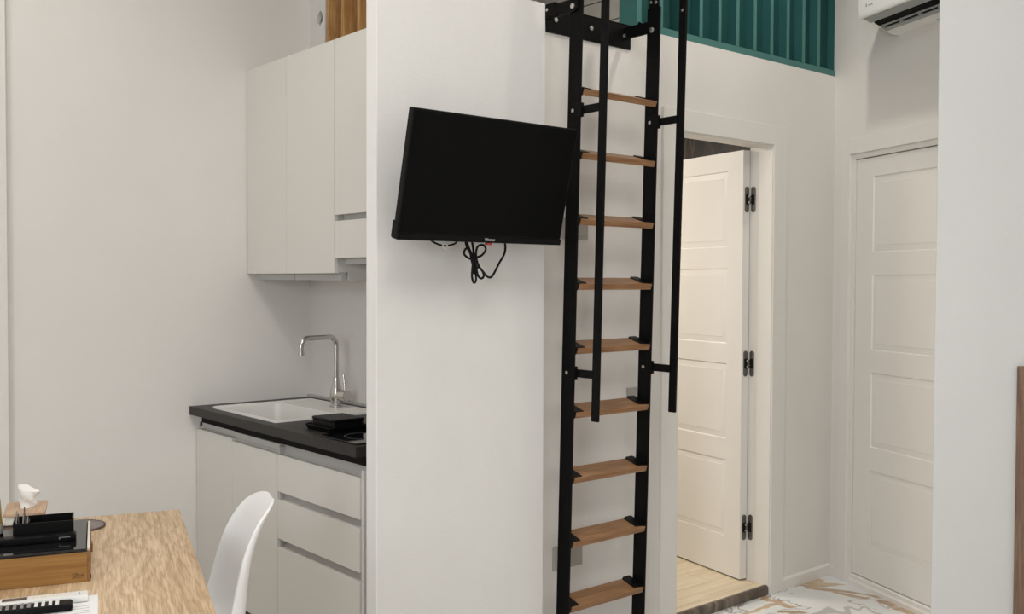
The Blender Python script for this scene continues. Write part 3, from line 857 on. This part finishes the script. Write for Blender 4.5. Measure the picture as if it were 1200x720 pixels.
# plain grey plates on the wall behind the ladder
def wplate(x0, x1, z0, z1, label, n):
    t = thing('cover_plate', label, 'cover', ((x0+x1)/2, yW, (z0+z1)/2), 0)
    w, h = (x1-x0)/2, (z1-z0)/2
    bm = nb(); box(bm, (-w, -.009, -h), (w, 0, h), .003); obj('plate', bm, M['grey_plate'], t)
    bm = nb()
    for k in range(n): box(bm, (-w + .012 + k*(2*w-.024)/n, -.0115, -h*.72), (-w + .012 + (k+1)*(2*w-.024)/n - .004, -.0088, h*.72), .001)
    obj('insert', bm, M['grey_plate'], t)
wplate(2.43, 2.575, .35, .435, 'grey cover plate low behind the ladder, left half of the wall', 2)
wplate(2.46, 2.595, 1.552, 1.632, 'grey cover plate high behind the ladder, beside the television', 2)
wplate(2.815, 2.865, .94, .99, 'small grey cover plate behind the right side of the ladder', 1)

# ------------------------------------------------------------------ teal loft railing
rl = thing('loft_railing', 'teal painted slatted balustrade on the loft edge above the doorway', 'railing', (2.88, yW + .004, 2.373))
def T2(x): return x - 2.88
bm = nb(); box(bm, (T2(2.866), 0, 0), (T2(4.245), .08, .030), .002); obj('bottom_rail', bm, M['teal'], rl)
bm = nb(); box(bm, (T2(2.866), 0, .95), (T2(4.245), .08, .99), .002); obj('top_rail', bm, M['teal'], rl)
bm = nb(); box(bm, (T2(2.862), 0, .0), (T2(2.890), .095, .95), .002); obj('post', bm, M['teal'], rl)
x = 3.003
while x < 4.15:
    bm = nb(); box(bm, (T2(x) - .0095, .001, .029), (T2(x) + .0095, .045, .951), .0015); sl = obj('slat', bm, M['teal_shaded'], rl)  # slat body carries painted side shade
    bm = nb(); box(bm, (T2(x) - .0095, -.0015, .029), (T2(x) + .0095, .0016, .951), .0005); e = obj('lit_edge', bm, M['teal'], sl); e['label'] = 'front edge in the lit teal, without the painted shade of the slat'
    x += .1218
bm = nb(); box(bm, (T2(4.240), .004, .029), (T2(4.2475), .045, .951), .0015); obj('slat', bm, M['teal_shaded'], rl)
bm = nb(); box(bm, (T2(2.89), .045, .03), (T2(4.2535), .06, .95), .001); o = obj('back_panel', bm, M['teal_deep_shade'], rl); o['label'] = 'teal board behind the slats with their shade painted in'

# ------------------------------------------------------------------ air conditioner on the right wall
ac = thing('air_conditioner', 'white wall air conditioner high on the right wall above the closed door', 'air conditioner', CR + RD*.44 + Vector((0, 0, 2.46)), RROT)
# local: x = -s (so unit extends to -x), y = -RN direction = into the room
AL = .78
def acp(bm, prof, x0, x1, bev=0): prism(bm, prof, x0, x1, axis='x', bev=bev)
bm = nb()
acp(bm, [(0, .005), (.035, .003), (.072, .018), (.110, .034), (.150, .058), (.178, .088), (.185, .12), (.185, .27), (.175, .292), (0, .292)], -AL, 0, .006)
obj('housing', bm, M['white_plastic'], ac)
bm = nb()
acp(bm, [(.181, .058), (.198, .060), (.203, .075), (.203, .285), (.186, .285), (.184, .09)], -AL + .001, .004, .003)
fp = obj('front_panel', bm, M['white_plastic'], ac)
bm = nb(); acp(bm, [(.152, .043), (.186, .056), (.190, .066), (.178, .080), (.150, .056)], -AL + .012, -.012, .001)
o = obj('trim_strip', bm, M['acgrey'], ac); o['label'] = 'grey strip above the air outlet'
bm = nb(); acp(bm, [(.088, .015), (.148, .040), (.150, .058), (.088, .030)], -AL + .03, -.03)
o = obj('outlet', bm, M['dark'], ac); o['label'] = 'dark air outlet'
bm = nb()
acp(bm, [(.090, .008), (.108, .0155), (.107, .020), (.089, .0125)], -AL + .035, -.035)
acp(bm, [(.121, .0215), (.127, .0240), (.126, .028), (.120, .0255)], -AL + .06, -.05)
for k in range(7):
    xx = -.05 - k*(AL - .11)/6
    box(bm, (xx - .003, .104, .014), (xx + .003, .124, .030))
o = obj('louvre', bm, M['acgrey'], ac); o['label'] = 'grey louvre vanes'
bm = nb(); box(bm, (-.30, .028, .0005), (-.27, .036, .004), .001); obj('latch', bm, M['acgrey'], ac)
text_obj('lettering', 'A-Tronic', .022, M['ink_grey'], fp, Matrix.Translation((-.075, .2034, .105)) @ Matrix.Rotation(PI, 4, 'Z') @ Matrix.Rotation(PI/2, 4, 'X'), depth=.0003) if False else None
bm = nb()
box(bm, (-.052, .2026, .098), (-.046, .2038, .110), .0004); box(bm, (-.090, .2026, .099), (-.062, .2036, .103), .0004)
o = obj('emblem', bm, M['ink_grey'], fp); o['label'] = 'small grey maker emblem'

# brown wooden panel leaning on the nib wall at the right edge
wp = thing('wood_panel', 'brown oak-grain panel against the white nib wall at the right edge', 'panel', CR + RD*1.6, RROT)
bm = nb(); box(bm, (-.017, .004, 0), (-.001, .478, 1.142), .001); obj('board', bm, M['panelwood'], wp)

# ------------------------------------------------------------------ dining table
tb = thing('dining_table', 'light oak dining table with wavy grain in the lower left', 'table', TC, TT)
TL, TD = .80, 1.30       # along T, along U (towards the viewer)
bm = nb(); box(bm, (-TL, -TD, .722), (0, 0, .75), .002); obj('tabletop', bm, M['table'], tb)
for cx in (-TL + .06, -.06):
    for cy in (-TD + .06, -.06):
        bm = nb(); tube(bm, [(cx, cy, 0), (cx, cy, .706)], [.018, .026], 20); obj('leg', bm, M['white_plastic'], tb)
bm = nb(); box(bm, (-TL + .05, -TD + .05, .675), (-.05, -.05, .7225), .002); obj('apron', bm, M['white_plastic'], tb)

# ------------------------------------------------------------------ chair (moulded shell on wooden legs)
CHX, CHY, CROT = -.055, -.30, 0.0
cp = TW(CHX, CHY, 0)
ch = thing('shell_chair', 'white moulded shell chair pushed in at the right side of the oak table', 'chair', cp, TT + CROT)
# local: chair faces -x; y across
prof = [(-.235, .405), (-.225, .428), (-.195, .441), (-.10, .436), (-.02, .428), (.06, .428), (.118, .440), (.160, .474), (.176, .525), (.182, .585), (.188, .65), (.199, .715), (.219, .775), (.238, .808), (.254, .826), (.262, .833)]
wid = [.165, .185, .20, .222, .232, .234, .232, .228, .220, .210, .196, .178, .150, .122, .082, .030]
lift = [.0, .004, .012, .03, .045, .058, .066, .066, .060, .050, .040, .030, .019, .010, .004, .0]
PR = spline([(a, b, 0) for a, b in prof], 4); WD = spline([(a, b, 0) for a, b in zip(wid, lift)], 4)
bm = nb(); NW = 24; grid = []
for i, p in enumerate(PR):
    d = (PR[min(i+1, len(PR)-1)] - PR[max(i-1, 0)]).normalized()
    nrm = Vector((-d.y, 0, d.x))           # towards the sitter
    row = []
    for k in range(NW + 1):
        u = -1 + 2*k/NW
        w, lf = WD[i].x, WD[i].y
        e = abs(u)**2.6
        y = w * (math.sin(u*PI/2*.96)/math.sin(PI/2*.96))
        q = Vector((p.x, y, p.y)) + nrm * (lf * e)
        row.append(bm.verts.new(q))
    grid.append(row)
for a, b in zip(grid, grid[1:]):
    for k in range(NW): bm.faces.new((a[k], a[k+1], b[k+1], b[k]))
sh = obj('shell', bm, M['chair'], ch, smooth=0)
sh.data.polygons.foreach_set('use_smooth', [True] * len(sh.data.polygons))
so = sh.modifiers.new('thick', 'SOLIDIFY'); so.thickness = .0075; so.offset = 0; so.use_rim = True
bv = sh.modifiers.new('round', 'BEVEL'); bv.width = .003; bv.segments = 3; bv.limit_method = 'ANGLE'; bv.angle_limit = math.radians(50)
sb = sh.modifiers.new('sub', 'SUBSURF'); sb.levels = 1; sb.render_levels = 1
for sx, sy in ((-1, -1), (-1, 1), (1, -1), (1, 1)):
    bm = nb(); tube(bm, [(sx*.12, sy*.12, .395), (sx*.215, sy*.21, .0)], [.016, .010], 16); obj('leg', bm, M['beech'], ch)
bm = nb()
for a, b in (((-.12, -.12, .38), (.19, .185, .10)), ((.12, .12, .38), (-.19, -.185, .10)), ((-.12, .12, .38), (.19, -.185, .10)), ((.12, -.12, .38), (-.19, .185, .10))):
    tube(bm, [a, b], .004, 8)
for a, b in (((-.14, -.14, .395), (.14, .14, .395)), ((-.14, .14, .395), (.14, -.14, .395))): tube(bm, [a, b], .009, 10)
lathe(bm, [(.03, .395), (.03, .425)], 16)
obj('strut', bm, M['black_metal'], ch)

# ------------------------------------------------------------------ things on the table
# bamboo box with black glass lid
bb = thing('bamboo_box', 'bamboo box with a glossy black lid on the oak table', 'box', TW(-.228, -.638, .75), TT)
BL, BD = .40, .293
bm = nb()
box(bm, (-BL, 0, 0), (-.006, .008, .064), .0015)
box(bm, (-BL, BD - .008, 0), (-.006, BD, .064), .0015)
box(bm, (-BL, .008, 0), (-.012, BD - .008, .008))
obj('front_panel', bm, M['bamboo'], bb)
for ex in (-.007, -BL - .006):
    bm = nb(); box(bm, (ex, .001, 0), (ex + .007, BD - .001, .062), .0015); obj('end_panel', bm, M['bamboo_end'], bb)
bm = nb(); box(bm, (-.0005, .010, .003), (.0012, .018, .012), .0004); o = obj('end_peg', bm, M['dark'], bb)
bm = nb(); box(bm, (-BL - .002, .003, .0635), (-.009, BD - .002, .071), .0012); o = obj('lid', bm, M['black_gloss'], bb); o['label'] = 'glossy black lid'
bm = nb(); box(bm, (-.007, .02, .0622), (-.0015, BD - .01, .0680), .0006); obj('rim', bm, M['cream'], bb)
bm = nb(); box(bm, (-.002, .13, .030), (.004, .155, .050), .001); obj('catch', bm, M['bamboo_end'], bb)
Mx = Matrix.Translation((-.028, -.0004, .0135)) @ Matrix.Rotation(PI/2, 4, 'X')
text_obj('lettering', '5', .0155, M['brand'], bb, Matrix.Translation((-.0335, -.0004, .0145)) @ Matrix.Rotation(PI/2, 4, 'X'), depth=.0003)
text_obj('lettering', 'five', .0125, M['brand'], bb, Matrix.Translation((-.0215, -.0004, .0160)) @ Matrix.Rotation(PI/2, 4, 'X'), depth=.0003)
bm = nb(); box(bm, (-.0295, -.0006, .0098), (-.0155, .0002, .0104)); obj('underline', bm, M['brand'], bb)

LZ = .8213
og = thing('desk_organizer', 'open black organizer standing on the black lid of the bamboo box', 'organizer', TW(-.264, -.518, LZ), TT)
OW, OD, OH = .122, .055, .042
bm = nb()
box(bm, (-OW, 0, 0), (0, .003, OH - .004), .0008); box(bm, (-OW, OD - .003, 0), (0, OD, OH + .002), .0008)
box(bm, (-.003, .003, 0), (0, OD - .003, OH), .0008); box(bm, (-OW, .003, 0), (-OW + .003, OD - .003, OH), .0008)
box(bm, (-OW, .003, 0), (0, OD - .003, .003)); box(bm, (-.092, .003, 0), (-.089, OD - .003, OH - .002), .0005)
obj('box_body', bm, M['black'], og)
for i, (dx, dy, hz, a) in enumerate(((-.1165, .012, .062, .03), (-.110, .030, .052, -.06), (-.104, .016, .056, .05), (-.0985, .040, .064, -.04), (-.0955, .014, .047, .06))):
    bm = nb(); box(bm, (-.0011, -.006, 0), (.0011, .006, hz), .0004)
    for v in bm.verts:
        if v.co.z > hz*.6: v.co.y *= .55
    o = obj('sachet', bm, M['ink_brown'] if i % 2 else M['ink_grey'])
    o.location = TW(-.264 + dx, -.518 + dy, LZ + .0035); o.rotation_euler = (0, a, TT)
    tag(o, 'narrow dark sachet standing in the left compartment of the black organizer', 'sachet', 'sachets in the organizer')
rm = thing('remote_control', 'slim black remote lying on the black lid in front of the organizer', 'remote', TW(-.2575, -.556, LZ), TT)
bm = nb(); box(bm, (-.20, 0, 0), (0, .030, .0155), .003); obj('casing', bm, M['black'], rm)
bm = nb(); box(bm, (-.034, -.0004, .009), (-.012, .0004, .0105), .0001); box(bm, (-.0345, -.0004, .006), (-.0325, .0004, .0105), .0001)
obj('marking', bm, M['ink_grey'], rm)

bt = thing('pepper_mill', 'small gold, silver and black mill at the left edge on the black lid', 'mill', TW(-.4255, -.497, LZ))
bm = nb(); lathe(bm, [(.019, 0), (.020, .003), (.019, .016), (.018, .018)], 32); obj('base', bm, M['black'], bt)
bm = nb(); lathe(bm, [(.0188, .018), (.0192, .020), (.0192, .036), (.0180, .040)], 32); obj('band', bm, M['silver'], bt)
bm = nb(); lathe(bm, [(.0182, .0385), (.0175, .045), (.0150, .080), (.0142, .092), (.010, .096)], 32); obj('cap', bm, M['gold'], bt)

# tissue box
tx = thing('tissue_box', 'cream tissue box with a pale wooden lid behind the bamboo box', 'box', TW(-.376, -.245, .75), TT)
bm = nb(); box(bm, (-.041, -.068, 0), (.041, .068, .0825), .004); obj('box_body', bm, M['cream'], tx)
bm = nb(); prism(bm, rr(-.046, .046, -.073, .073, .010), .0825, .0895, axis='z', bev=.0012); obj('lid', bm, M['lidwood'], tx)
ts = thing('tissue', 'white paper tissue pulled up out of the wooden-lidded box', 'tissue', TW(-.372, -.25, .8397), TT)
bm = nb(); NA = 40; rows = []
for j in range(13):
    v = j/12; row = []
    for k in range(NA):
        a = 2*PI*k/NA
        # folded sheet: narrow at the slot, flared above, with a tall corner
        rx = .0150 + .0065*v**.8; ry = .010 + .006*v
        fold = 1 + .10*math.sin(3*a + 1.0)*v + .06*math.sin(5*a)*v
        top = .045 + .013*max(0, math.cos(a - 1.9)) - .011*max(0, math.cos(a - .1)) + .003*math.cos(2*a)
        bul = .003*math.sin(7*v + 2*a)
        row.append(bm.verts.new(((rx*fold + bul)*math.cos(a) + .002*math.sin(9*v), (ry*fold + bul)*math.sin(a), v*top)))
    rows.append(row)
for a, b in zip(rows, rows[1:]):
    for k in range(NA): bm.faces.new((a[k], a[(k+1) % NA], b[(k+1) % NA], b[k]))
# inner gathered sheet closing the top
c = bm.verts.new((0.002, 0, .030))
for k in range(NA): bm.faces.new((rows[-1][k], rows[-1][(k+1) % NA], c))
obj('sheet', bm, M['tissue'], ts, smooth=50)
for sx, rz in ((-.008, .3), (.009, -.35)):
    bm = nb(); tube(bm, [(sx - .006, -.0145, .025), (sx, -.0175, .022), (sx + .007, -.0150, .026)], [.0006, .0014, .0006], 8); obj('crease', bm, M['tissue'], ts)

# coaster
cs = thing('coaster', 'round grey felt coaster half hidden behind the bamboo box', 'coaster', TW(-.262, -.118, .7502))
bm = nb(); lathe(bm, [(.063, 0), (.064, .002), (.063, .004), (.058, .0045)], 48); obj('pad', bm, M['coaster'], cs)
bm = nb(); pts = [(.0655*math.cos(2*PI*k/60), .0655*math.sin(2*PI*k/60), .0026) for k in range(61)]; tube(bm, pts, .0026, 8, cap=False); obj('rim', bm, M['coaster_rim'], cs)

# leaflet
lf = thing('leaflet', 'white printed leaflet lying on the oak table in the lower left corner', 'paper', TW(-.2135, -.745, .7502), TT)
bm = nb(); box(bm, (-.30, -.24, 0), (0, 0, .0012), .0002); obj('sheet', bm, M['paper'], lf)
bm = nb()
for k in range(10): box(bm, (-.10 + .004*(k % 3), -.07 - k*.014, .0012), (-.015, -.0685 - k*.014, .00135))
obj('print', bm, M['ink_grey'], lf)
# white control unit lying on the leaflet
wu = thing('remote_control', 'white remote with a dark window and cream lettering lying on the leaflet', 'remote', TW(-.231, -.790, .7517), TT)
bm = nb(); box(bm, (-.225, 0, 0), (0, .038, .014), .004); obj('casing', bm, M['white_plastic'], wu)
bm = nb(); box(bm, (-.157, .012, .0138), (-.112, .030, .0146), .0003); obj('window', bm, M['ink_brown'], wu)
bm = nb()
for k in range(9): box(bm, (-.102 + k*.007, .014 + .002*(k % 2), .0138), (-.0975 + k*.007, .026, .0144), .0002)
obj('lettering', bm, M['ink_cream'], wu)
bm = nb(); box(bm, (-.017, .012, .0138), (-.0155, .024, .0144), .0002); obj('mark', bm, M['ink_grey'], wu)
# black remote with buttons
br = thing('remote_control', 'black remote with rows of keys in front of the white remote', 'remote', TW(-.2585, -.842, .7517), TT)
bm = nb(); box(bm, (-.19, 0, 0), (0, .040, .015), .006); obj('casing', bm, M['black'], br)
for r in range(3):
    for k in range(9):
        light = k < 4
        x = -.028 - k*.0125
        bm = nb(); box(bm, (x - .0035, .006 + r*.0105, .0146), (x + .0030, .0135 + r*.0105, .0168), .0008)
        o = obj('key', bm, M['white_plastic'] if light else M['ink_grey'], br)
        if light: o['label'] = 'white key'

# ------------------------------------------------------------------ lights
def area(name, loc, tgt, size, power, color, sy=None, shape='RECTANGLE'):
    l = bpy.data.lights.new(name, 'AREA'); l.energy = power; l.color = color; l.size = size
    l.shape = shape if sy or shape == 'DISK' else 'SQUARE'
    if sy: l.size_y = sy
    o = bpy.data.objects.new(name, l); COL.objects.link(o); o.location = loc
    o.rotation_euler = (Vector(tgt) - Vector(loc)).to_track_quat('-Z', 'Y').to_euler()
    return o
def spot(name, loc, tgt, power, color, ang, radius=.04, blend=.6):
    l = bpy.data.lights.new(name, 'SPOT'); l.energy = power; l.color = color; l.spot_size = math.radians(ang); l.spot_blend = blend
    l.shadow_soft_size = radius
    o = bpy.data.objects.new(name, l); COL.objects.link(o); o.location = loc
    o.rotation_euler = (Vector(tgt) - Vector(loc)).to_track_quat('-Z', 'Y').to_euler()
    return o
WARM = (1.0, .93, .84); NEUT = (1.0, .965, .92); COOL = (.90, .95, 1.0)
area('ceiling_panel_light', (.6, .4, CEIL - .02), (.6, .4, 0), 1.6, 60, NEUT, 1.6)
area('left_area_light', (-2.9, -.6, 1.9), (2.0, 2.4, 1.3), 1.8, 112, COOL, 1.6)  # unseen cool area light from the left, strengthened for the cabinet fronts
area('rear_area_light', (1.2, -2.95, 2.0), (1.8, 2.6, 1.4), 2.2, 14, COOL, 1.6)  # unseen cool area light from behind the camera
spot('downlight_partition', (1.95, 1.70, CEIL - .03), (1.95, 2.1, 0), 9, WARM, 120, .06)
spot('downlight_door', (3.274, 2.064, CEIL - .03), (3.35, 2.1, 0), 42, WARM, 130, .035)
spot('left_fill_spot', (.55, 2.9, CEIL - .03), (.7, 3.0, 0), 34, WARM, 130, .06)  # unseen spot, set to brighten the wall cabinets and upper left wall
area('inner_ceiling_light', (3.0, 4.0, 2.27), (3.2, 3.6, 0), .7, 40, (1.0, .93, .82), .5)
area('loft_fill', (3.2, 4.0, CEIL - .02), (3.4, 4.2, 0), .5, 14, WARM, .5)  # unseen fill added so the loft boards do not go black
w = bpy.data.worlds.new('world'); w.use_nodes = True; SC.world = w
w.node_tree.nodes['Background'].inputs['Color'].default_value = (.9, .92, 1, 1)
w.node_tree.nodes['Background'].inputs['Strength'].default_value = .15

# ------------------------------------------------------------------ camera
YAW, PIT, ROL, FPX = math.radians(-40.2387), math.radians(-1.4993), math.radians(.21304), 1169.17
fw = Vector((-math.sin(YAW)*math.cos(PIT), math.cos(YAW)*math.cos(PIT), math.sin(PIT)))
rt = Vector((math.cos(YAW), math.sin(YAW), 0)); up = rt.cross(fw)
rt2 = rt*math.cos(ROL) + up*math.sin(ROL); up2 = up*math.cos(ROL) - rt*math.sin(ROL)
cam = bpy.data.cameras.new('camera'); cam.sensor_fit = 'HORIZONTAL'; cam.sensor_width = 36; cam.lens = 36*FPX/1200
cam.clip_start = .05
co = bpy.data.objects.new('camera', cam); COL.objects.link(co)
co.matrix_world = Matrix(((rt2.x, up2.x, -fw.x, 0), (rt2.y, up2.y, -fw.y, 0), (rt2.z, up2.z, -fw.z, H), (0, 0, 0, 1)))
SC.camera = co
SC.view_settings.view_transform = 'Standard'; SC.view_settings.look = 'None'
SC.view_settings.gamma = 1; SC.view_settings.use_curve_mapping = False
SC.view_settings.exposure = -0.22
